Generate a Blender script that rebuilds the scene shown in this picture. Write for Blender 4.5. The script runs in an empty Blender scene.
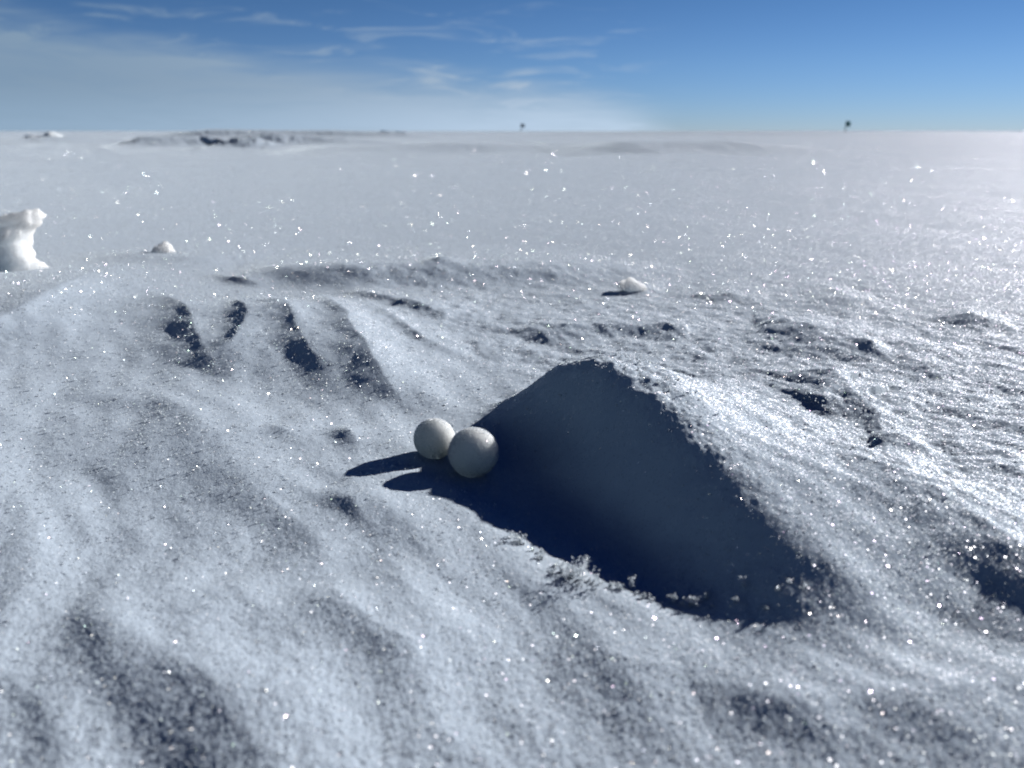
import bpy, math, random
import numpy as np
from mathutils import Vector, noise as mnoise

rng = np.random.default_rng(7)
random.seed(7)
scene = bpy.context.scene
col = scene.collection
R = math.radians

# ------------------------------------------------------------------ camera
H = 0.20                     # the lens is 20 cm above the snow
F = 804.0                    # focal length in pixels of a 1024 px wide frame
PITCH = math.atan((384 - 131) / F)
cp, sp = math.cos(PITCH), math.sin(PITCH)
cam_d = bpy.data.cameras.new('camera')
cam = bpy.data.objects.new('camera', cam_d)
col.objects.link(cam)
cam.location = (0, 0, H)
cam.rotation_euler = (math.pi / 2 - PITCH, 0, 0)
cam_d.sensor_width = 36
cam_d.lens = F / 1024 * 36
cam_d.clip_start = 0.004
cam_d.clip_end = 30000
cam_d.dof.use_dof = True
cam_d.dof.focus_distance = 0.57
cam_d.dof.aperture_fstop = 9.0
scene.camera = cam

def G(px, py, z=0.0):
    """where a sight line meets the level z (in camera heights), in metres"""
    dx, dy = px - 512.0, py - 384.0
    fwd = F * cp - dy * sp
    down = F * sp + dy * cp
    k = (1 - z) * H / down
    return np.array([dx * k, fwd * k])

# ------------------------------------------------------------------ noise
_perm = rng.permutation(4096)
_ang = rng.random(4096) * 2 * np.pi
_gx, _gy = np.cos(_ang), np.sin(_ang)
def perlin(x, y):
    xi, yi = np.floor(x).astype(np.int64), np.floor(y).astype(np.int64)
    xf, yf = x - xi, y - yi
    u = xf * xf * xf * (xf * (xf * 6 - 15) + 10)
    v = yf * yf * yf * (yf * (yf * 6 - 15) + 10)
    def g(ix, iy, dx, dy):
        h = _perm[(_perm[ix & 4095] + iy) & 4095]
        return _gx[h] * dx + _gy[h] * dy
    a = g(xi, yi, xf, yf); b = g(xi + 1, yi, xf - 1, yf)
    c = g(xi, yi + 1, xf, yf - 1); d = g(xi + 1, yi + 1, xf - 1, yf - 1)
    return (a + u * (b - a)) * (1 - v) + (c + u * (d - c)) * v

def smooth(a, b, x):
    t = np.clip((x - a) / (b - a), 0, 1)
    return t * t * (3 - 2 * t)

# ------------------------------------------------------------------ snow relief
# each ridge: crest (pixel column, row, height in camera heights), width of the steep
# lee side, width of the sunlit side (camera heights), exponents of the two flanks
RIDGES = []
def ridge(pts, wd, wl, pd=1.6, pl=1.3, wob=0.0, plan=False, up=0.0):
    P = []
    for px, py, z in pts:
        x, y = (px * H, py * H) if plan else G(px, py, z + up)
        P.append((x, y, z * H))
    P = np.array(P)
    # smooth resample
    t = np.r_[0, np.cumsum(np.hypot(np.diff(P[:, 0]), np.diff(P[:, 1])))]
    n = 90
    tt = np.linspace(0, t[-1], n)
    Q = np.stack([np.interp(tt, t, P[:, k]) for k in range(3)], 1)
    for _ in range(50):
        Q[1:-1] = (Q[:-2] + 2 * Q[1:-1] + Q[2:]) / 4
    RIDGES.append((Q, wd * H, wl * H, pd, pl, wob * H))

# the big drift with the dark lee face
ridge([(.09, 2.98, .0), (.13, 2.86, .15), (.20, 2.75, .24), (.29, 2.62, .275), (.38, 2.47, .28), (.45, 2.28, .25), (.52, 2.02, .20), (.605, 1.76, .155),
       (.71, 1.55, .10), (.86, 1.38, .0)], .185, .5, 2.3, 1.8, .03, plan=True)
# small knoll behind it
ridge([(528, 340, .0), (545, 328, .035), (575, 322, .05), (610, 322, .045), (650, 336, .0)], .13, .3, 1.6, 1.3, .04)
# carved ribs, middle left
ridge([(-150, 310, .0), (-20, 304, .04), (60, 298, .05), (170, 298, .05), (260, 304, .045), (345, 302, .04), (420, 304, .02), (480, 312, .0)], .75, .9, 1.8, 1.5, .03, up=.02)
ridge([(318, 294, .0), (328, 298, .08), (346, 304, .105), (362, 328, .10), (378, 352, .085), (394, 374, .05), (416, 400, 0)], .19, .24, 1.15, 1.6, .03, up=.055)
ridge([(262, 300, .0), (274, 303, .065), (290, 308, .075), (302, 330, .062), (314, 350, .04), (322, 362, .02), (338, 384, 0)], .17, .22, 1.15, 1.6, .03, up=.055)
ridge([(224, 296, .0), (238, 304, .045), (247, 314, .055), (240, 330, .05), (215, 346, .035), (185, 360, .0)], .11, .24, 1.15, 1.5, .03, up=.055)
ridge([(150, 296, .0), (172, 298, .035), (186, 304, .055), (196, 325, .05), (206, 346, .025), (226, 378, 0)], .13, .28, 1.15, 1.5, .03, up=.05)
ridge([(385, 318, .03), (420, 338, .035), (470, 362, .0)], .06, .25)
ridge([(360, 296, .03), (420, 306, .05), (480, 330, .0)], .08, .35)
ridge([(120, 268, .0), (95, 280, .04), (70, 290, .09), (35, 306, .10), (-10, 325, .09), (-80, 350, .0)][::-1], .30, .75, 1.2, 1.5, .03)
ridge([(222, 280, .02), (245, 284, .035), (270, 294, .0)], .07, .3)
# low plateau behind the ribs
ridge([(-260, 290, .0), (-60, 284, .06), (60, 282, .04), (180, 288, .02), (300, 300, .0)], .6, 1.0, 2, 2)
# straight scarp further off
ridge([(240, 270, .0), (262, 264, .02), (300, 261, .09), (330, 260, .125), (430, 258, .12), (540, 257, .10), (610, 258, .05), (650, 258, .0)], .34, 1.0, 2.6, 1.6, .02, up=.035)
ridge([(420, 272, .0), (440, 266, .04), (470, 272, .0)], .13, .3, up=.05)
ridge([(90, 252, .0), (130, 254, .05), (200, 258, .05), (245, 266, .0)], .3, .8)
# lumps to the right of the drift
ridge([(756, 324, .0), (780, 315, .055), (806, 322, .065), (830, 340, .04), (852, 362, .0)], .17, .3, 1.6, 1.3, .03)
ridge([(845, 424, .0), (880, 415, .03), (915, 430, .0)], .1, .2, 1.6, 1.3, .03)
ridge([(790, 386, .0), (806, 377, .03), (826, 374, .04), (846, 384, .03), (856, 392, .0)], .09, .16, 1.6, 1.3, .04)
ridge([(800, 406, .0), (822, 392, .05), (846, 386, .055), (870, 396, .05), (890, 410, .0)], .13, .22, 1.6, 1.3, .04)
ridge([(855, 352, .0), (870, 345, .03), (890, 352, .0)], .08, .15)
ridge([(908, 372, .0), (930, 362, .025), (965, 375, .0)], .1, .2, 1.6, 1.3, .04)
ridge([(930, 318, .0), (970, 312, .06), (1015, 326, .0)], .12, .35, 1.6, 1.3, .04)
ridge([(868, 452, .0), (890, 440, .05), (915, 442, .05), (945, 460, .0)], .1, .2, 1.6, 1.3, .04)
ridge([(800, 300, .0), (850, 296, .04), (890, 302, .0)], .15, .5)
ridge([(620, 290, .0), (640, 284, .04), (662, 292, .0)], .14, .3)
ridge([(648, 330, .02), (668, 322, .05), (690, 338, .0)], .06, .15)
ridge([(690, 296, .0), (730, 293, .035), (770, 300, .0)], .12, .4)
# second ridge, beyond the dark trough on the right
ridge([(790, 470, .0), (845, 478, .05), (905, 496, .085), (970, 522, .095), (1040, 562, .09), (1150, 640, .05)], .17, .5, 1.5, 1.3, .05)
ridge([(930, 462, .0), (1010, 466, .025), (1100, 486, .03)], .2, .3)
# near side of the hollow and the foreground
ridge([(340, 486, .0), (430, 504, .02), (500, 538, .03), (570, 586, .026), (660, 612, .02), (780, 628, .008), (860, 650, 0)], .26, .13, 1.6, 1.8, .012)
ridge([(75, 600, .01), (118, 622, .032), (190, 662, .044), (250, 702, .045), (280, 760, .033), (300, 860, .02)], .12, .3, 1.6, 1.5, .015)
ridge([(320, 590, .0), (345, 604, .035), (400, 640, .03), (462, 700, .0)], .09, .25)
ridge([(-10, 660, .02), (30, 690, .02), (60, 740, .02), (80, 820, .02)], .11, .2)
ridge([(215, 585, .0), (240, 592, .02), (300, 640, .01)], .09, .2)
ridge([(165, 392, .015), (215, 430, .03), (265, 490, .03), (340, 560, .015), (400, 610, .0)], .16, .35)
ridge([(262, 432, .0), (284, 430, .02), (310, 452, .0)], .06, .16)
ridge([(335, 430, .0), (350, 432, .025), (368, 458, .0)], .05, .15)
ridge([(330, 492, .0), (352, 505, .02), (380, 545, .0)], .05, .14)
ridge([(560, 650, .0), (640, 660, .02), (760, 700, .02), (860, 740, .0)], .12, .2)
ridge([(700, 720, .0), (800, 700, .03), (940, 690, .045), (1080, 660, .03)], .14, .2)
# far sastrugi near the skyline
FAR = []
def far_ridge(pts, dist, wd, wl):
    P = []
    for px, hpx in pts:        # bearing column, height in metres at that distance
        fwd = F * cp + 253 * sp
        P.append(((px - 512) / fwd * dist, dist + (px * 0.003), hpx))
    P = np.array(P)
    t = np.linspace(0, 1, len(P)); tt = np.linspace(0, 1, 90)
    Q = np.stack([np.interp(tt, t, P[:, k]) for k in range(3)], 1)
    RIDGES.append((Q, wd, wl, 1.7, 1.3, 0.05))
far_ridge([(90, 0), (130, .15), (200, .12), (260, .18), (330, .10), (420, 0)], 11.0, .35, 1.6)
far_ridge([(180, 0), (215, .13), (235, .13), (270, 0)], 8.6, .25, 1.0)
far_ridge([(100, 0), (200, .24), (330, .22), (400, .16), (440, 0)], 22.0, .6, 3.0)
far_ridge([(240, 0), (300, .07), (420, .09), (560, .05), (640, 0)], 7.0, .5, 1.6)
far_ridge([(560, 0), (660, .10), (800, .11), (900, .08), (1000, 0)], 6.0, .6, 2.0)
far_ridge([(480, .0), (560, .16), (700, .2), (860, .18), (1000, .1), (1100, 0)], 34.0, 1.2, 5.0)
far_ridge([(-200, 0), (0, .10), (60, .12), (120, 0)], 13.0, .5, 2.0)

# wind direction: streaks run from far left to near right
WD = np.array([.55, -.835]); WN = np.array([.835, .55])

def relief(x, y, fine=True):
    x = np.asarray(x, float); y = np.asarray(y, float)
    r = np.hypot(x, y)
    z = np.zeros_like(x)
    # domain wobble
    wx = perlin(x * 9 + 3.1, y * 9 + 8.2); wy = perlin(x * 9 + 41.7, y * 9 + 13.9)
    for Q, wd, wl, pd, pl, wob in RIDGES:
        reach = 3.2 * max(wd, wl)
        m = ((x > Q[:, 0].min() - reach) & (x < Q[:, 0].max() + reach) &
             (y > Q[:, 1].min() - reach) & (y < Q[:, 1].max() + reach))
        idx = np.nonzero(m)[0]
        T = np.gradient(Q[:, :2], axis=0); step = np.linalg.norm(T, axis=1).mean(); T /= np.linalg.norm(T, axis=1)[:, None] + 1e-9
        for c in range(0, len(idx), 60000):
            ii = idx[c:c + 60000]
            X = x[ii] + wob * (wx[ii] + .6 * perlin(x[ii] * 40, y[ii] * 40))
            Y = y[ii] + wob * (wy[ii] + .6 * perlin(x[ii] * 40 + 9, y[ii] * 40 + 5))
            d2 = (X[:, None] - Q[None, :, 0]) ** 2 + (Y[:, None] - Q[None, :, 1]) ** 2
            k = d2.argmin(1)
            s = T[k, 0] * (Y - Q[k, 1]) - T[k, 1] * (X - Q[k, 0])   # >0: sunlit side
            al = T[k, 0] * (X - Q[k, 0]) + T[k, 1] * (Y - Q[k, 1])   # along the crest
            over = np.where(k == 0, np.minimum(al, 0), np.where(k == len(Q) - 1, np.maximum(al, 0), 0))
            d = np.hypot(s, over)
            kf = np.clip(k + np.clip(al / step, -.5, .5), 0, len(Q) - 1)
            zc = np.interp(kf, np.arange(len(Q)), Q[:, 2])
            side = smooth(-1, 1, s / (np.abs(d) + 1e-6) * 1.2)
            e_d = np.exp(-(d / wd) ** pd); e_l = np.exp(-(d / wl) ** pl)
            z[ii] += zc * (e_d * (1 - side) + e_l * side)
    # crumbling crown of the drift and a lumpy crust along its crest
    px_, py_ = .075, .505
    cs = relief.crest; k2 = ((x > -.1) & (x < .3) & (y > .2) & (y < .7)).nonzero()[0]
    dc = np.full(len(x), 9.0)
    for c in range(0, len(k2), 60000):
        ii = k2[c:c + 60000]
        dc[ii] = np.sqrt(((x[ii][:, None] - cs[None, ::2, 0]) ** 2 + (y[ii][:, None] - cs[None, ::2, 1]) ** 2).min(1))
    on = np.exp(-(dc / (.11 * H)) ** 2) * smooth(.30, .42, y)
    z += on * (.0018 * perlin(x * 55 + 5, y * 55) + .0007 * perlin(x * 150, y * 150 + 9) + .0008 * perlin(x * 330, y * 330))
    crown = np.exp(-((x - px_) ** 2 + (y - py_) ** 2) / .055 ** 2)
    z += crown * (.0028 * perlin(x * 45 + 1, y * 45) + .0016 * perlin(x * 130, y * 130 + 6))
    # scooped floor of the hollow under the lee face
    hx, hy = G(600, 500)
    u = (x - hx) * WD[0] + (y - hy) * WD[1]; v = (x - hx) * WN[0] + (y - hy) * WN[1]
    z -= .035 * H * np.exp(-(u / (.55 * H)) ** 2 - (v / (.22 * H)) ** 2)
    # streaks and ripples; calmer inside the hollow
    calm = 1 - .85 * np.exp(-(u / (.6 * H)) ** 4 - (v / (.26 * H)) ** 4)
    a = x * WD[0] + y * WD[1]; b = x * WN[0] + y * WN[1]
    near = np.exp(-(r / 2.5) ** 2)
    z += .0036 * calm * perlin(a * 6, b * 16 + .7 * wx) * (.2 + .8 * np.exp(-(r / 1.0) ** 4))
    z += .0020 * calm * (1 + .9 * smooth(.55, .7, r) * (1 - smooth(.0, .15, b))) * perlin(a * 14 + 5, b * 42 + wx) * np.exp(-(r / .9) ** 4)
    # clumpy crust, strongest to the right of the drift and in front
    rough = .12 + 1.25 * smooth(-.05, .12, b - .36) * smooth(.3, .45, r) * np.exp(-(r / 1.1) ** 4)
    rough = np.maximum(rough, .16 * (1 - smooth(.26, .44, r)))
    rough = rough + .25 * np.exp(-((x + .17) / .16) ** 2 - ((y - .83) / .14) ** 2)
    rough = np.clip(rough, 0, .95) * calm
    z += .0035 * rough * perlin(x * 32 + 2, y * 32) * np.exp(-(r / 2.2) ** 2)
    z += .0022 * rough * perlin(x * 75 + 2, y * 75) * np.exp(-(r / 1.6) ** 2)
    if fine:
        z += .0008 * (.25 + rough) * perlin(x * 170 + 7, y * 170) * np.exp(-(r / 1.2) ** 2)
        z += .0004 * (.4 * calm + rough) * perlin(x * 380, y * 380 + 4) * np.exp(-(r / .9) ** 2)
        z +=   .0003 * (.6 * calm + rough) * perlin(x * 800, y * 800 + 4) * np.exp(-(r / .7) ** 2)
    # broad undulation of the plain
    far = smooth(1.5, 9, r)
    z += far * (.03 * perlin(x * .35 + 4, y * .35) + .03 * perlin(x * 1.1, y * 1.3 + 2) * np.exp(-r / 40))
    z += smooth(3, 12, r) * .012 * perlin(a * 1.6, b * 5) * np.exp(-r / 60)
    z += smooth(1.0, 2.2, r) * np.exp(-r / 9) * .008 * perlin(a * 1.1 + 8, b * 3.2)
    z += smooth(25, 120, r) * .12 * perlin(x * .03 + 1.7, y * .03)
    z -= smooth(15, 60, r) * .04
    return z

relief.crest = RIDGES[0][0]
def height(x, y):
    return float(relief(np.array([x]), np.array([y]))[0])

# ------------------------------------------------------------------ helpers
def mesh_np(name, verts, faces_flat, n_per, mat, smooth_shade=True, parent=None):
    """one mesh object from numpy arrays"""
    me = bpy.data.meshes.new(name)
    nv = len(verts); nl = len(faces_flat); nf = nl // n_per
    me.vertices.add(nv); me.vertices.foreach_set('co', verts.astype(np.float32).ravel())
    me.loops.add(nl); me.loops.foreach_set('vertex_index', faces_flat.astype(np.int32).ravel())
    me.polygons.add(nf)
    me.polygons.foreach_set('loop_start', np.arange(0, nl, n_per, dtype=np.int32))
    me.polygons.foreach_set('loop_total', np.full(nf, n_per, dtype=np.int32))
    me.polygons.foreach_set('use_smooth', np.full(nf, smooth_shade))
    me.update(calc_edges=True)
    me.validate()
    me.materials.append(mat)
    o = bpy.data.objects.new(name, me)
    col.objects.link(o)
    if parent: o.parent = parent
    return o

def tag(o, label=None, cat=None, group=None, kind=None):
    if label: o['label'] = label
    if cat: o['category'] = cat
    if group: o['group'] = group
    if kind: o['kind'] = kind

# ------------------------------------------------------------------ materials
def nodes_of(m):
    m.use_nodes = True
    nt = m.node_tree; nt.nodes.clear()
    return nt, nt.nodes.new, nt.links.new

def snow_material(name, scale=1.0, sparkle=1.0, sss=0.0, bump=1.0, base=(.68, .785, .90)):
    m = bpy.data.materials.new(name)
    nt, N, L = nodes_of(m)
    out = N('ShaderNodeOutputMaterial')
    geo = N('ShaderNodeNewGeometry')
    pos = geo.outputs['Position']
    # grain bump
    nz = N('ShaderNodeTexNoise'); nz.inputs['Scale'].default_value = 900 * scale; nz.inputs['Detail'].default_value = 2
    L(pos, nz.inputs['Vector'])
    bp = N('ShaderNodeBump'); bp.inputs['Strength'].default_value = .45 * bump; bp.inputs['Distance'].default_value = .0006 / scale
    L(nz.outputs['Fac'], bp.inputs['Height'])
    dif = N('ShaderNodeBsdfDiffuse'); dif.inputs['Color'].default_value = (*base, 1); dif.inputs['Roughness'].default_value = .3
    L(bp.outputs['Normal'], dif.inputs['Normal'])
    last = dif
    fr = N('ShaderNodeFresnel'); fr.inputs['IOR'].default_value = 1.31
    L(geo.outputs['Normal'], fr.inputs['Normal'])
    if sss:                      # light soaks through small lumps
        pb = N('ShaderNodeBsdfPrincipled'); pb.inputs['Base Color'].default_value = (*base, 1)
        pb.inputs['Roughness'].default_value = .8; pb.inputs['Specular IOR Level'].default_value = .1
        pb.inputs['Subsurface Weight'].default_value = 1; pb.inputs['Subsurface Radius'].default_value = (1, 1, 1)
        pb.inputs['Subsurface Scale'].default_value = sss
        L(bp.outputs['Normal'], pb.inputs['Normal'])
        last = pb
    else:                        # frost fuzz brightens at a grazing look
        sh = N('ShaderNodeBsdfSheen'); sh.inputs['Roughness'].default_value = .45; sh.inputs['Color'].default_value = (.84, .92, 1, 1)
        sf = N('ShaderNodeMath'); sf.operation = 'MULTIPLY'; sf.inputs[1].default_value = .54; L(fr.outputs[0], sf.inputs[0])
        ms = N('ShaderNodeMixShader'); L(sf.outputs[0], ms.inputs[0]); L(dif.outputs[0], ms.inputs[1]); L(sh.outputs[0], ms.inputs[2])
        last = ms
    # ice facets: every Voronoi cell is a crystal face with a direction of its own
    for sc, rough, amount, lo, keep, spread, face, hue in (
            (1100 * scale, .50, .78 * sparkle, .0, .0, 1.08, .6, .1),
            (850 * scale, .32, .065 * sparkle, .80, .2, 2.2, .42, .15),
            (480 * scale, .22, .26 * sparkle, .60, .45, 2.8, .26, .4),
            (210 * scale, .15, .26 * sparkle, .60, .50, 3.2, .09, .35),
            (80 * scale, .14, .85 * sparkle, .02, .0, 2.8, .11, .2)):
        vo = N('ShaderNodeTexVoronoi'); vo.inputs['Scale'].default_value = sc
        L(pos, vo.inputs['Vector'])
        sub = N('ShaderNodeVectorMath'); sub.operation = 'SUBTRACT'; sub.inputs[1].default_value = (.5, .5, .5)
        L(vo.outputs['Color'], sub.inputs[0])
        mul = N('ShaderNodeVectorMath'); mul.operation = 'SCALE'; mul.inputs['Scale'].default_value = spread
        L(sub.outputs[0], mul.inputs[0])
        add = N('ShaderNodeVectorMath'); add.operation = 'ADD'
        L(geo.outputs['Normal'], add.inputs[0]); L(mul.outputs[0], add.inputs[1])
        nrm = N('ShaderNodeVectorMath'); nrm.operation = 'NORMALIZE'; L(add.outputs[0], nrm.inputs[0])
        dt = N('ShaderNodeVectorMath'); dt.operation = 'DOT_PRODUCT'; L(nrm.outputs[0], dt.inputs[0]); L(geo.outputs['Incoming'], dt.inputs[1])
        sg = N('ShaderNodeMath'); sg.operation = 'SIGN'; L(dt.outputs['Value'], sg.inputs[0])
        fl = N('ShaderNodeVectorMath'); fl.operation = 'SCALE'; L(nrm.outputs[0], fl.inputs[0]); L(sg.outputs[0], fl.inputs['Scale'])
        nrm = fl
        gl = N('ShaderNodeBsdfAnisotropic'); gl.inputs['Roughness'].default_value = rough
        tint = N('ShaderNodeMix'); tint.data_type = 'RGBA'; tint.inputs[0].default_value = hue
        tint.inputs['A'].default_value = (.92, .97, 1, 1); L(vo.outputs['Color'], tint.inputs['B'])
        L(tint.outputs['Result'], gl.inputs['Color'])
        L(nrm.outputs[0], gl.inputs['Normal'])
        wn = N('ShaderNodeTexWhiteNoise'); wn.noise_dimensions = '3D'; L(vo.outputs['Position'], wn.inputs['Vector'])
        gt = N('ShaderNodeMath'); gt.operation = 'GREATER_THAN'; gt.inputs[1].default_value = keep
        L(wn.outputs['Value'], gt.inputs[0])
        # only the middle of a cell is the clean crystal face
        ds = N('ShaderNodeMath'); ds.operation = 'LESS_THAN'; ds.inputs[1].default_value = face
        L(vo.outputs['Distance'], ds.inputs[0])
        am = N('ShaderNodeMath'); am.operation = 'MULTIPLY'; L(gt.outputs[0], am.inputs[0]); L(ds.outputs[0], am.inputs[1])
        am2 = N('ShaderNodeMath'); am2.operation = 'MULTIPLY'; am2.inputs[1].default_value = amount; L(am.outputs[0], am2.inputs[0])
        fm = N('ShaderNodeMath'); fm.operation = 'MULTIPLY_ADD'; L(fr.outputs[0], fm.inputs[0]); fm.inputs[1].default_value = 1 - lo; fm.inputs[2].default_value = lo
        am3 = N('ShaderNodeMath'); am3.operation = 'MULTIPLY'; L(am2.outputs[0], am3.inputs[0]); L(fm.outputs[0], am3.inputs[1]); am2 = am3
        mm = N('ShaderNodeMixShader'); L(am2.outputs[0], mm.inputs[0])
        L(last.outputs[0], mm.inputs[1]); L(gl.outputs[0], mm.inputs[2])
        last = mm
    L(last.outputs[0], out.inputs['Surface'])
    return m

def ice_material(name, rough=.24, gloss=.12):
    m = bpy.data.materials.new(name)
    nt, N, L = nodes_of(m)
    out = N('ShaderNodeOutputMaterial')
    geo = N('ShaderNodeNewGeometry')
    dif = N('ShaderNodeBsdfDiffuse'); dif.inputs['Color'].default_value = (.76, .85, .94, 1)
    tr = N('ShaderNodeBsdfTranslucent'); tr.inputs['Color'].default_value = (.86, .93, .99, 1)
    mx = N('ShaderNodeMixShader'); mx.inputs[0].default_value = .5
    L(dif.outputs[0], mx.inputs[1]); L(tr.outputs[0], mx.inputs[2])
    gl = N('ShaderNodeBsdfAnisotropic'); gl.inputs['Roughness'].default_value = rough
    hue = N('ShaderNodeMix'); hue.data_type = 'RGBA'; hue.inputs[0].default_value = .25; hue.inputs['A'].default_value = (1, 1, 1, 1)
    wn = N('ShaderNodeTexWhiteNoise'); wn.noise_dimensions = '1D'; L(geo.outputs['Random Per Island'], wn.inputs['W'])
    L(wn.outputs['Color'], hue.inputs['B']); L(hue.outputs['Result'], gl.inputs['Color'])
    mm = N('ShaderNodeMixShader'); mm.inputs[0].default_value = gloss
    L(mx.outputs[0], mm.inputs[1]); L(gl.outputs[0], mm.inputs[2])
    L(mm.outputs[0], out.inputs['Surface'])
    return m

def plain_material(name, color, rough=.8):
    m = bpy.data.materials.new(name)
    nt, N, L = nodes_of(m)
    out = N('ShaderNodeOutputMaterial'); b = N('ShaderNodeBsdfPrincipled')
    nz = N('ShaderNodeTexNoise'); nz.inputs['Scale'].default_value = 12
    mx = N('ShaderNodeMix'); mx.data_type = 'RGBA'
    mx.inputs['A'].default_value = (*[c * .8 for c in color], 1); mx.inputs['B'].default_value = (*color, 1)
    L(nz.outputs['Fac'], mx.inputs[0]); L(mx.outputs['Result'], b.inputs['Base Color'])
    b.inputs['Roughness'].default_value = rough
    L(b.outputs[0], out.inputs['Surface'])
    return m

M_SNOW = snow_material('snow')
M_BALL = snow_material('frost', scale=1.4, sparkle=.35, sss=.014, bump=.6, base=(.87, .945, 1.0))
M_BLOCK = snow_material('loose_snow', scale=.8, sparkle=.5, sss=.09, bump=1.0, base=(.76, .82, .87))
M_ICE = ice_material('ice_crystal')
M_PLATE = ice_material('hoar_plate', .21, .42)

# ------------------------------------------------------------------ snow ground
ang = np.concatenate([np.arange(-180, -100, 2.0), np.arange(-100, -48, .4), np.arange(-48, 48, .095),
                      np.arange(48, 100, .4), np.arange(100, 180, 2.0)])
ang = np.radians(ang)
rad = np.concatenate([np.geomspace(.02, .16, 40, endpoint=False),
                      np.geomspace(.16, 2.6, 760, endpoint=False),
                      np.geomspace(2.6, 40, 440, endpoint=False),
                      np.geomspace(40, 9000, 110)])
A, Rr = np.meshgrid(ang, rad)
X = (Rr * np.sin(A)).ravel(); Y = (Rr * np.cos(A)).ravel()
Z = relief(X, Y)
na, nr = len(ang), len(rad)
V = np.stack([X, Y, Z], 1)
i, j = np.meshgrid(np.arange(nr - 1), np.arange(na), indexing='ij')
jn = (j + 1) % na
quads = np.stack([i * na + j, (i + 1) * na + j, (i + 1) * na + jn, i * na + jn], -1).reshape(-1, 4)[:, ::-1]
# close the small hole under the camera with a centre fan folded into quads
g = mesh_np('snow_ground', V, quads.ravel(), 4, M_SNOW)
tag(g, 'wind-carved sparkling snow plain with a big shaded drift and low ridges', kind='structure')

# ------------------------------------------------------------------ frost crystals standing on the crust
def blades(P, size, tilt, n_b, jitter):
    """thin pointed ice plates growing out of points P"""
    n = len(P) * n_b
    base = np.repeat(P, n_b, 0) + (rng.random((n, 3)) - .5) * np.repeat(size, n_b)[:, None] * jitter
    s = np.repeat(size, n_b) * (.5 + .8 * rng.random(n))
    az = rng.random(n) * 2 * np.pi
    th = rng.random(n) ** .8 * tilt
    d = np.stack([np.sin(th) * np.cos(az), np.sin(th) * np.sin(az), np.cos(th)], 1)
    q = rng.normal(size=(n, 3)); w = np.cross(d, q); w /= np.linalg.norm(w, axis=1)[:, None] + 1e-9
    wd = s * (.22 + .3 * rng.random(n))
    a = base - d * s[:, None] * .25
    b = base + d * s[:, None] * .45 + w * wd[:, None]
    c = base + d * s[:, None]
    e = base + d * s[:, None] * .45 - w * wd[:, None]
    v = np.stack([a, b, c, e], 1).reshape(-1, 3)
    return v

def on_snow(x, y):
    return np.stack([x, y, relief(x, y)], 1)

vs = []
n = 95000
r_ = .19 * (1.5 / .19) ** (rng.random(n) ** 1.15)
t_ = (rng.random(n) - .5) * R(88)
x_, y_ = r_ * np.sin(t_), r_ * np.cos(t_)
hx, hy = G(590, 490)
keep = rng.random(n) > .93 * np.exp(-(((x_ - hx) * WD[0] + (y_ - hy) * WD[1]) / (.45 * H)) ** 4 - (((x_ - hx) * WN[0] + (y_ - hy) * WN[1]) / (.2 * H)) ** 4)
x_, y_, r_ = x_[keep], y_[keep], r_[keep]
sz = (.00042 + .0007 * rng.random(len(x_)) ** 2.5) * np.clip(r_ / .45, .7, 1.7)
vs.append(blades(on_snow(x_, y_), sz, R(75), 2, 1.2))
# feathery hoar clusters along the near lip of the hollow and on the drift's top
def along(pts, n, spread):
    P = np.array([G(*p) for p in pts]); t = rng.random(n) * (len(P) - 1)
    k = t.astype(int); f = (t - k)[:, None]
    Q = P[k] * (1 - f) + P[k + 1] * f
    Q += rng.normal(size=Q.shape) * spread
    return Q[:, 0], Q[:, 1]
def feathers(x, y, tall):
    base = on_snow(x, y)
    for b, h in zip(base, tall):
        az = rng.random() * 2 * np.pi
        for s in range(rng.integers(2, 5)):
            th = rng.random() * .8; az2 = az + rng.normal() * 1.2
            d = np.array([np.sin(th) * np.cos(az2), np.sin(th) * np.sin(az2), np.cos(th)])
            m = int(5 + h * 1500)
            f = rng.random(m)
            P = b + d * (f * h)[:, None] + rng.normal(size=(m, 3)) * (h * .10)
            vs.append(blades(P, np.full(m, .0008), R(110), 2, .6))
x, y = along([(505, 544), (535, 562), (560, 578), (620, 597), (700, 612), (800, 620)], 60, .0035)
feathers(x, y, .0015 + .004 * rng.random(60) ** 2)
x, y = along([(560, 582), (590, 588)], 9, .003)
feathers(x, y, .005 + .005 * rng.random(9))
x, y = along([(560, 420), (600, 418), (640, 440), (700, 470)], 30, .008)
feathers(x, y, .001 + .002 * rng.random(30))
v = np.concatenate(vs)
f = np.arange(len(v))
cr = mesh_np('frost_crystals', v, f, 4, M_ICE, smooth_shade=False)
tag(cr, 'glittering hoar frost crystals strewn over the near snow crust', kind='stuff')

# larger hoar plates lying about on the open plain
n = 560000
r_ = 1 / (1 / 16 + (1 / .95 - 1 / 16) * rng.random(n)); t_ = (rng.random(n) - .5) * R(92)
P = on_snow(r_ * np.sin(t_), r_ * np.cos(t_))
s_ = .00036 * r_ ** .72 * (.45 + 1.3 * rng.random(n) ** 3)
th = R(24) + R(54) * rng.random(n); az = rng.random(n) * 2 * np.pi
nv = np.stack([np.sin(th) * np.cos(az), np.sin(th) * np.sin(az), np.cos(th)], 1)
e1 = np.cross(nv, rng.normal(size=nv.shape)); e1 /= np.linalg.norm(e1, axis=1)[:, None]
e2 = np.cross(nv, e1)
P = P + nv * (s_ * .3)[:, None]
q = np.stack([P + (e1 * a + e2 * b) * s_[:, None] for a, b in ((1, 0), (.2, .9), (-1, .1), (-.1, -.8))], 1).reshape(-1, 3)
hp = mesh_np('hoar_plates', q, np.arange(len(q)), 4, M_PLATE, smooth_shade=False)
tag(hp, 'scattered glinting hoar plates on the open snow plain', kind='stuff')

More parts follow.
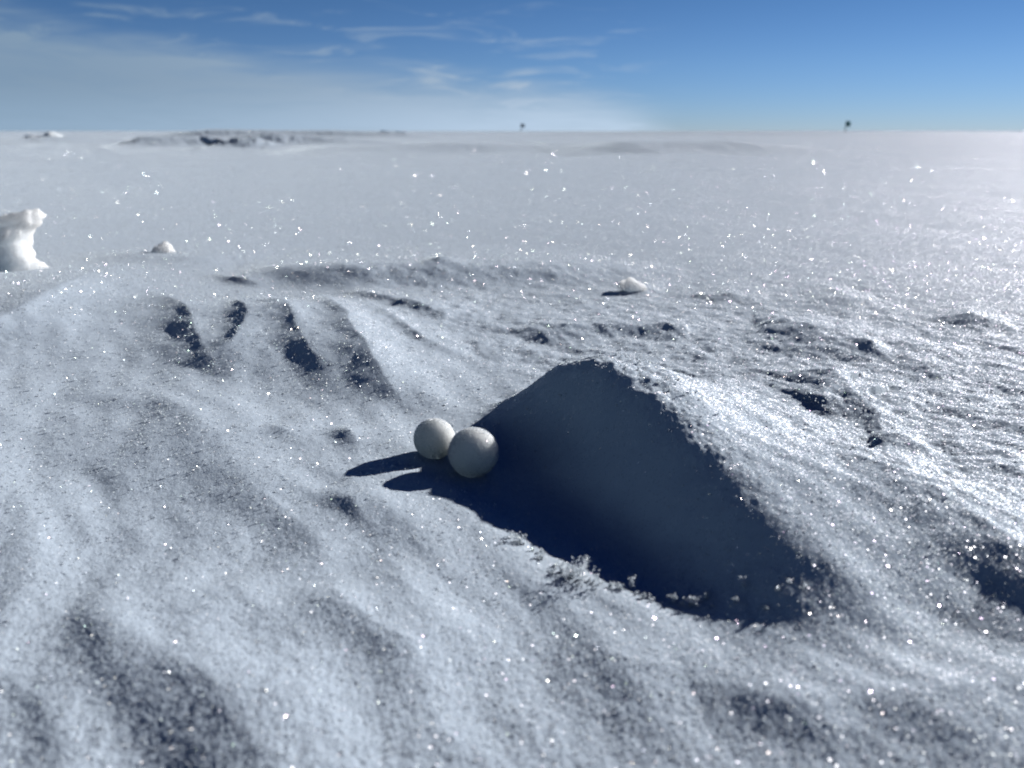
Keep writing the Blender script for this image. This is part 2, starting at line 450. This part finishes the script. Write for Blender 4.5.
# ------------------------------------------------------------------ frost balls
def frost_ball(px, py, rpx, label, seed):
    import bmesh
    # centre of the ball on its sight line, at the depth where it rests on the snow
    z = 0.0
    for _ in range(12):
        gx, gy = G(px, py, z / H)
        rng_len = math.sqrt(gx * gx + gy * gy + (H - z) ** 2)
        r = rpx / F * rng_len * math.cos(math.atan(math.hypot(px - 512, py - 384) / F))
        z = .6 * z + .4 * (height(gx, gy) + r * .90)
    bm = bmesh.new()
    bmesh.ops.create_icosphere(bm, subdivisions=6, radius=1)
    for vt in bm.verts:
        p = vt.co.copy()
        k = 1 + .022 * mnoise.noise(p * 1.3 + Vector((seed, 0, 0))) + .012 * mnoise.noise(p * 5 + Vector((seed, 3, 0))) \
            + .010 * mnoise.noise(p * 18 + Vector((seed, 0, 5))) + .008 * mnoise.noise(p * 40 + Vector((0, seed, 0)))
        vt.co = p * (r * k)
    me = bpy.data.meshes.new('frost_ball')
    for fc in bm.faces: fc.smooth = True
    bm.to_mesh(me); bm.free()
    me.materials.append(M_BALL)
    o = bpy.data.objects.new('frost_ball', me); col.objects.link(o)
    o.location = (gx, gy, z)
    # needle fuzz
    nf = 9000
    d = rng.normal(size=(nf, 3)); d /= np.linalg.norm(d, axis=1)[:, None]
    s = r * (.035 + .05 * rng.random(nf) ** 2)
    lean = d + rng.normal(size=d.shape) * .45; lean /= np.linalg.norm(lean, axis=1)[:, None]
    w = np.cross(lean, rng.normal(size=d.shape)); w /= np.linalg.norm(w, axis=1)[:, None]
    b0 = d * r * .985; wd = (s * .22)[:, None]
    vv = np.stack([b0 - w * wd, b0 + w * wd, b0 + lean * s[:, None]], 1).reshape(-1, 3)
    fz = mesh_np('frost_needles', vv, np.arange(len(vv)), 3, M_ICE, False, o)
    fz['kind'] = 'stuff'
    tag(o, label, 'frost ball', 'frost balls beside the shaded drift')
    return o
frost_ball(434.5, 438.5, 20.5, 'smaller white frost ball, tucked behind its bigger twin and casting a long thin shadow', 2.0)
frost_ball(473.5, 452.5, 25.0, 'larger white frost ball, in front of the smaller one, touching the drift shadow', 9.0)

# ------------------------------------------------------------------ loose snow blocks
def snow_block(name, blobs, label, cat, loc, mat=M_BLOCK, seed=0.0, amp=.16, group=None, sub=4, vox=None):
    """blobs: (x, y, z, rx, ry, rz, tilt) lumps fused into one knobbly block"""
    import bmesh
    bm = bmesh.new()
    for (bx, by, bz, rx, ry, rz, tilt) in blobs:
        r0 = bmesh.ops.create_icosphere(bm, subdivisions=sub, radius=1)
        c, s = math.cos(tilt), math.sin(tilt)
        for vt in r0['verts']:
            p = vt.co.copy()
            sq = Vector([math.copysign(abs(q) ** .8, q) for q in p])
            k = 1 + amp * mnoise.noise(p * 1.6 + Vector((seed + bx * 30, bz * 20, 0))) + amp * .5 * mnoise.noise(p * 4 + Vector((seed, 0, bx * 9)))
            q = Vector((sq.x * rx * k, sq.y * ry * k, sq.z * rz * k))
            vt.co = Vector((bx + q.x * c + q.z * s, by + q.y, bz - q.x * s + q.z * c))
    for fc in bm.faces: fc.smooth = True
    me = bpy.data.meshes.new(name); bm.to_mesh(me); bm.free()
    me.materials.append(mat)
    o = bpy.data.objects.new(name, me); col.objects.link(o)
    o.location = loc
    md = o.modifiers.new('fuse', 'REMESH'); md.mode = 'VOXEL'
    md.voxel_size = vox or max(b[3] for b in blobs) / 22; md.use_smooth_shade = True
    sm = o.modifiers.new('soften', 'SMOOTH'); sm.iterations = 3
    tag(o, label, cat, group)
    return o

h = H
def at(px, py, z=0.0):
    gx, gy = G(px, py, z)
    return (gx, gy, height(gx, gy))

bx, by, bz = at(6, 268, .05)
bz -= .10 * h
snow_block('snow_chunk', [(-.2 * h, 0, .10 * h, .36 * h, .2 * h, .18 * h, 0), (-.12 * h, .02 * h, .27 * h, .28 * h, .18 * h, .17 * h, .2),
                          (.09 * h, .03 * h, .40 * h, .20 * h, .12 * h, .07 * h, -.45), (.01 * h, .0, .31 * h, .22 * h, .14 * h, .12 * h, -.7),
                          (-.1 * h, .0, .42 * h, .13 * h, .12 * h, .08 * h, .3), (.1 * h, -.05 * h, .16 * h, .10 * h, .12 * h, .13 * h, .2),
                          (.08 * h, -.02 * h, .06 * h, .24 * h, .2 * h, .11 * h, .3), (.27 * h, .0, .03 * h, .14 * h, .14 * h, .06 * h, .25),
                          (-.4 * h, .05 * h, .25 * h, .25 * h, .2 * h, .3 * h, .1)],
           'bright white translucent chunk of snow standing at the left edge of the photo', 'snow chunk', (bx, by, bz), seed=3, amp=.38, vox=.0020)
bx, by, bz = at(164, 252, .05)
snow_block('snow_clod', [(0, 0, .0 * h, .07 * h, .06 * h, .045 * h, .1), (.02 * h, 0, .04 * h, .045 * h, .04 * h, .04 * h, .5), (-.05 * h, 0, .02 * h, .04 * h, .04 * h, .03 * h, -.4)],
           'small white clod of snow on the crust, right of the bright chunk', 'snow clod', (bx, by, bz), seed=5, amp=.55, vox=.0012)
bx, by, bz = at(636, 285, .04)
snow_block('snow_clod', [(0, 0, -.01 * h, .09 * h, .07 * h, .045 * h, .45), (-.04 * h, 0, .015 * h, .045 * h, .05 * h, .04 * h, .3)],
           'small wedge-shaped clod of snow lying behind the peak of the dark drift', 'snow clod', (bx, by, bz), seed=8, amp=.45, vox=.0016)

def skyline(px, dist):
    fwd = F * cp + 253 * sp
    x = (px - 512) / fwd * dist
    return (x, dist, height(x, dist))
x, y, z = skyline(46, 15.0)
snow_block('snow_hummock', [(-.15, 0, .02, .22, .2, .06, .1), (.12, .05, .05, .15, .2, .07, .4), (-.4, .1, .0, .2, .2, .03, 0)],
           'white hummock of snow breaking the skyline above the bright chunk at far left', 'hummock', (x, y, z), seed=11, amp=.25, vox=.02)
x, y, z = skyline(222, 9.5)
snow_block('snow_hummock', [(-.12, 0, .02, .12, .12, .055, .3), (.06, .02, .01, .15, .12, .035, .25), (.2, -.05, .0, .1, .1, .03, .1)],
           'low dark-faced hummock of snow left of centre, just under the skyline', 'hummock', (x, y, z), mat=M_SNOW, seed=14, amp=.25, vox=.015)
x, y, z = skyline(395, 24.0)
snow_block('snow_hummock', [(-.15, 0, .02, .28, .2, .05, .1), (.2, .05, .02, .2, .2, .04, .1)],
           'thin dark distant hummock of snow on the skyline left of the grey flag', 'hummock', (x, y, z), mat=M_SNOW, seed=17, amp=.25, vox=.025)

# ------------------------------------------------------------------ marker flags
M_POLE = plain_material('bamboo_pole', (.05, .05, .045))
def cloth_material(color):
    m = bpy.data.materials.new('flag_cloth'); nt, N, L = nodes_of(m)
    out = N('ShaderNodeOutputMaterial'); d = N('ShaderNodeBsdfDiffuse'); t = N('ShaderNodeBsdfTranslucent'); mx = N('ShaderNodeMixShader')
    wv = N('ShaderNodeTexWave'); wv.inputs['Scale'].default_value = 60
    mc = N('ShaderNodeMix'); mc.data_type = 'RGBA'; mc.inputs['A'].default_value = (*[c * .85 for c in color], 1); mc.inputs['B'].default_value = (*color, 1)
    L(wv.outputs['Fac'], mc.inputs[0]); L(mc.outputs['Result'], d.inputs['Color']); L(mc.outputs['Result'], t.inputs['Color'])
    mx.inputs[0].default_value = .45
    L(d.outputs[0], mx.inputs[1]); L(t.outputs[0], mx.inputs[2]); L(mx.outputs[0], out.inputs['Surface'])
    return m
def marker_flag(px, dist, tall, fw, fh, color, label, lean):
    x, y, z = skyline(px, dist)
    e = bpy.data.objects.new('marker_flag', None); col.objects.link(e)
    e.location = (x, y, z); e.rotation_euler = (0, lean, 0); e.empty_display_size = .2
    tag(e, label, 'flag', 'route marker flags on the skyline')
    # pole: tapered round rod
    k = 10; vv = []; ff = []
    prof = [(-.25, .09), (0, .09), (tall * .5, .085), (tall * .98, .075), (tall, .03)]
    for zz, rr in prof:
        for a in range(k): vv.append((rr * math.cos(a * 2 * math.pi / k), rr * math.sin(a * 2 * math.pi / k), zz))
    for s in range(len(prof) - 1):
        for a in range(k): ff += [s * k + a, s * k + (a + 1) % k, (s + 1) * k + (a + 1) % k, (s + 1) * k + a]
    mesh_np('pole', np.array(vv), np.array(ff), 4, M_POLE, True, e)
    # cloth: rippled, with a back face for thickness
    nx, nz = 14, 10; vv = []; ff = []
    for side in (0, 1):
        for b in range(nz + 1):
            for a in range(nx + 1):
                u, w = a / nx, b / nz
                vv.append((.02 + u * fw, .05 * u * math.sin(u * 7 + w * 1.5) + side * .006, tall - .04 - w * fh - .10 * u * u + .02 * math.sin(u * 5)))
    st = (nx + 1) * (nz + 1)
    for side in (0, 1):
        for b in range(nz):
            for a in range(nx):
                q = [side * st + b * (nx + 1) + a, side * st + b * (nx + 1) + a + 1, side * st + (b + 1) * (nx + 1) + a + 1, side * st + (b + 1) * (nx + 1) + a]
                ff += q if side else q[::-1]
    rim = [a for a in range(nx + 1)] + [(b + 1) * (nx + 1) - 1 for b in range(1, nz + 1)] + \
          [nz * (nx + 1) + a for a in range(nx - 1, -1, -1)] + [b * (nx + 1) for b in range(nz - 1, 0, -1)]
    for q in range(len(rim)):
        a, b = rim[q], rim[(q + 1) % len(rim)]
        ff += [a, b, b + st, a + st]
    mesh_np('flag_cloth', np.array(vv), np.array(ff), 4, cloth_material(color), True, e)
marker_flag(845, 165.0, 2.1, .85, .95, (.07, .30, .31), 'dark teal flag on a thin pole standing up from the right skyline', .04)
marker_flag(521, 230.0, 2.2, .95, .95, (.26, .31, .37), 'pale grey flag on a thin pole near the middle of the skyline', .0)

# ------------------------------------------------------------------ light
SUN_AZ, SUN_EL = R(52), R(20)          # to the right of the view, clockwise from +Y
sun_d = bpy.data.lights.new('sun', 'SUN')
sun = bpy.data.objects.new('sun', sun_d); col.objects.link(sun)
sun_d.energy = 5.0; sun_d.angle = R(.53); sun_d.color = (1.0, .98, .955)
to_sun = Vector((math.sin(SUN_AZ) * math.cos(SUN_EL), math.cos(SUN_AZ) * math.cos(SUN_EL), math.sin(SUN_EL)))
sun.rotation_euler = to_sun.to_track_quat('Z', 'Y').to_euler()
sun.location = to_sun * 30

w = bpy.data.worlds.new('World'); scene.world = w; w.use_nodes = True
nt = w.node_tree; nt.nodes.clear(); N, L = nt.nodes.new, nt.links.new
wo = N('ShaderNodeOutputWorld'); bg = N('ShaderNodeBackground')
sky = N('ShaderNodeTexSky'); sky.sky_type = 'NISHITA'; sky.sun_disc = False
sky.sun_elevation = SUN_EL; sky.sun_rotation = SUN_AZ
sky.altitude = 2800; sky.air_density = 1.0; sky.dust_density = .1; sky.ozone_density = 3.0
def M(op, a, b=None, c=None):
    n = N('ShaderNodeMath'); n.operation = op
    for q, val in enumerate((a, b, c)):
        if val is None: continue
        if isinstance(val, (int, float)): n.inputs[q].default_value = val
        else: L(val, n.inputs[q])
    return n.outputs[0]
def MR(v, a, b, c=0, d=1):
    n = N('ShaderNodeMapRange'); n.interpolation_type = 'SMOOTHSTEP'
    L(v, n.inputs['Value'])
    for nm, val in (('From Min', a), ('From Max', b), ('To Min', c), ('To Max', d)): n.inputs[nm].default_value = val
    return n.outputs[0]
tc = N('ShaderNodeTexCoord'); sx = N('ShaderNodeSeparateXYZ'); L(tc.outputs['Generated'], sx.inputs[0])
u = M('MULTIPLY', M('ARCTAN2', sx.outputs['X'], sx.outputs['Y']), 180 / math.pi)     # bearing, degrees
v = M('MULTIPLY', M('ARCSINE', sx.outputs['Z']), 180 / math.pi)                      # altitude, degrees
cx = N('ShaderNodeCombineXYZ'); L(u, cx.inputs['X']); L(v, cx.inputs['Y'])
mp = N('ShaderNodeMapping'); mp.inputs['Rotation'].default_value = (0, 0, R(14)); mp.inputs['Scale'].default_value = (.06, .42, 1)
L(cx.outputs[0], mp.inputs['Vector'])
n1 = N('ShaderNodeTexNoise'); n1.inputs['Scale'].default_value = 1.6; n1.inputs['Detail'].default_value = 7; n1.inputs['Roughness'].default_value = .55; n1.inputs['Distortion'].default_value = .5
L(mp.outputs[0], n1.inputs['Vector'])
n2 = N('ShaderNodeTexNoise'); n2.inputs['Scale'].default_value = 2.6; n2.inputs['Detail'].default_value = 5; n2.inputs['Roughness'].default_value = .6; n2.inputs['Distortion'].default_value = .8
L(mp.outputs[0], n2.inputs['Vector'])
# veil of cirrus: upper edge falls from left to right, ends right of the middle
top = M('ADD', M('MULTIPLY', u, -.115), 2.8)
edge = M('SUBTRACT', M('ADD', top, M('MULTIPLY', M('SUBTRACT', n1.outputs['Fac'], .5), 5.0)), v)
veil = MR(edge, -1.2, 2.0)
ends = MR(M('ADD', u, M('MULTIPLY', M('SUBTRACT', n1.outputs['Fac'], .5), 7.0)), 6.0, 11.5, 1, 0)
veil = M('MULTIPLY', veil, ends)
wisp = M('MULTIPLY', MR(n2.outputs['Fac'], .50, .74), MR(M('SUBTRACT', v, top), 0, 7, 1, 0))
wisp = M('MULTIPLY', M('MULTIPLY', wisp, MR(u, 5, 12, 1, 0)), .85)
dens = M('MINIMUM', M('ADD', M('MULTIPLY', veil, M('ADD', M('MULTIPLY', n2.outputs['Fac'], .5), .62)), wisp), .9)
mixc = N('ShaderNodeMix'); mixc.data_type = 'RGBA'; L(dens, mixc.inputs[0])
# blue tint at the skyline; unseen sky overhead darkened to set shadow depth
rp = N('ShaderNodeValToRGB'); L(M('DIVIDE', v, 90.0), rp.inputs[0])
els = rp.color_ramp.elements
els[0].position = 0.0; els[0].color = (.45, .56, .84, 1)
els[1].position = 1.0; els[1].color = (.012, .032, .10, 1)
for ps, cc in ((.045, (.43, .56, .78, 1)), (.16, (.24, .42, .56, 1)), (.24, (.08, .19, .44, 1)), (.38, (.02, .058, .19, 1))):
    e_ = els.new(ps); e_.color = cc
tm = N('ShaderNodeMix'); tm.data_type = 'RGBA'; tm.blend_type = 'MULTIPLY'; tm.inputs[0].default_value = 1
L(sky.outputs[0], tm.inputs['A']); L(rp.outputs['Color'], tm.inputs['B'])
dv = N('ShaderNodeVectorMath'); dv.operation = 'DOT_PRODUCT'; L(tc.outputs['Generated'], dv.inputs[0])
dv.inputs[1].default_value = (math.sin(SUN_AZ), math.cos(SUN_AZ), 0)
away = N('ShaderNodeVectorMath'); away.operation = 'SCALE'  # unseen sky opposite the sun dimmed to deepen the drift's shaded face
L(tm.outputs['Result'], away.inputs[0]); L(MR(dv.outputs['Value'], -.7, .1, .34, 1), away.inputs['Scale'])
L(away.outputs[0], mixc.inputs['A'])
glow = N('ShaderNodeMix'); glow.data_type = 'RGBA'; L(MR(u, -34, 14), glow.inputs[0])     # brighter towards the sun
glow.inputs['A'].default_value = (2.5, 3.6, 4.9, 1); glow.inputs['B'].default_value = (4.7, 5.9, 7.4, 1)
low = N('ShaderNodeVectorMath'); low.operation = 'SCALE'; L(glow.outputs['Result'], low.inputs[0]); L(MR(v, -.3, 3.2, 1.28, 1), low.inputs['Scale'])
L(low.outputs[0], mixc.inputs['B'])
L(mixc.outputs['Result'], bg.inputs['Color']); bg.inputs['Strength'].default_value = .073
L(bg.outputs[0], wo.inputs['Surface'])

# ------------------------------------------------------------------ view
scene.view_settings.view_transform = 'Standard'
scene.view_settings.look = 'None'
scene.view_settings.exposure = 0.34
scene.view_settings.gamma = 1
scene.render.engine = 'CYCLES'
scene.cycles.use_denoising = True
scene.cycles.denoiser = 'OPENIMAGEDENOISE'
scene.cycles.denoising_input_passes = 'RGB_ALBEDO_NORMAL'
scene.cycles.pixel_filter_type = 'BLACKMAN_HARRIS'
scene.cycles.filter_width = 1.9
scene.cycles.max_bounces = 6
scene.cycles.diffuse_bounces = 0
scene.cycles.glossy_bounces = 2
scene.cycles.sample_clamp_indirect = 4
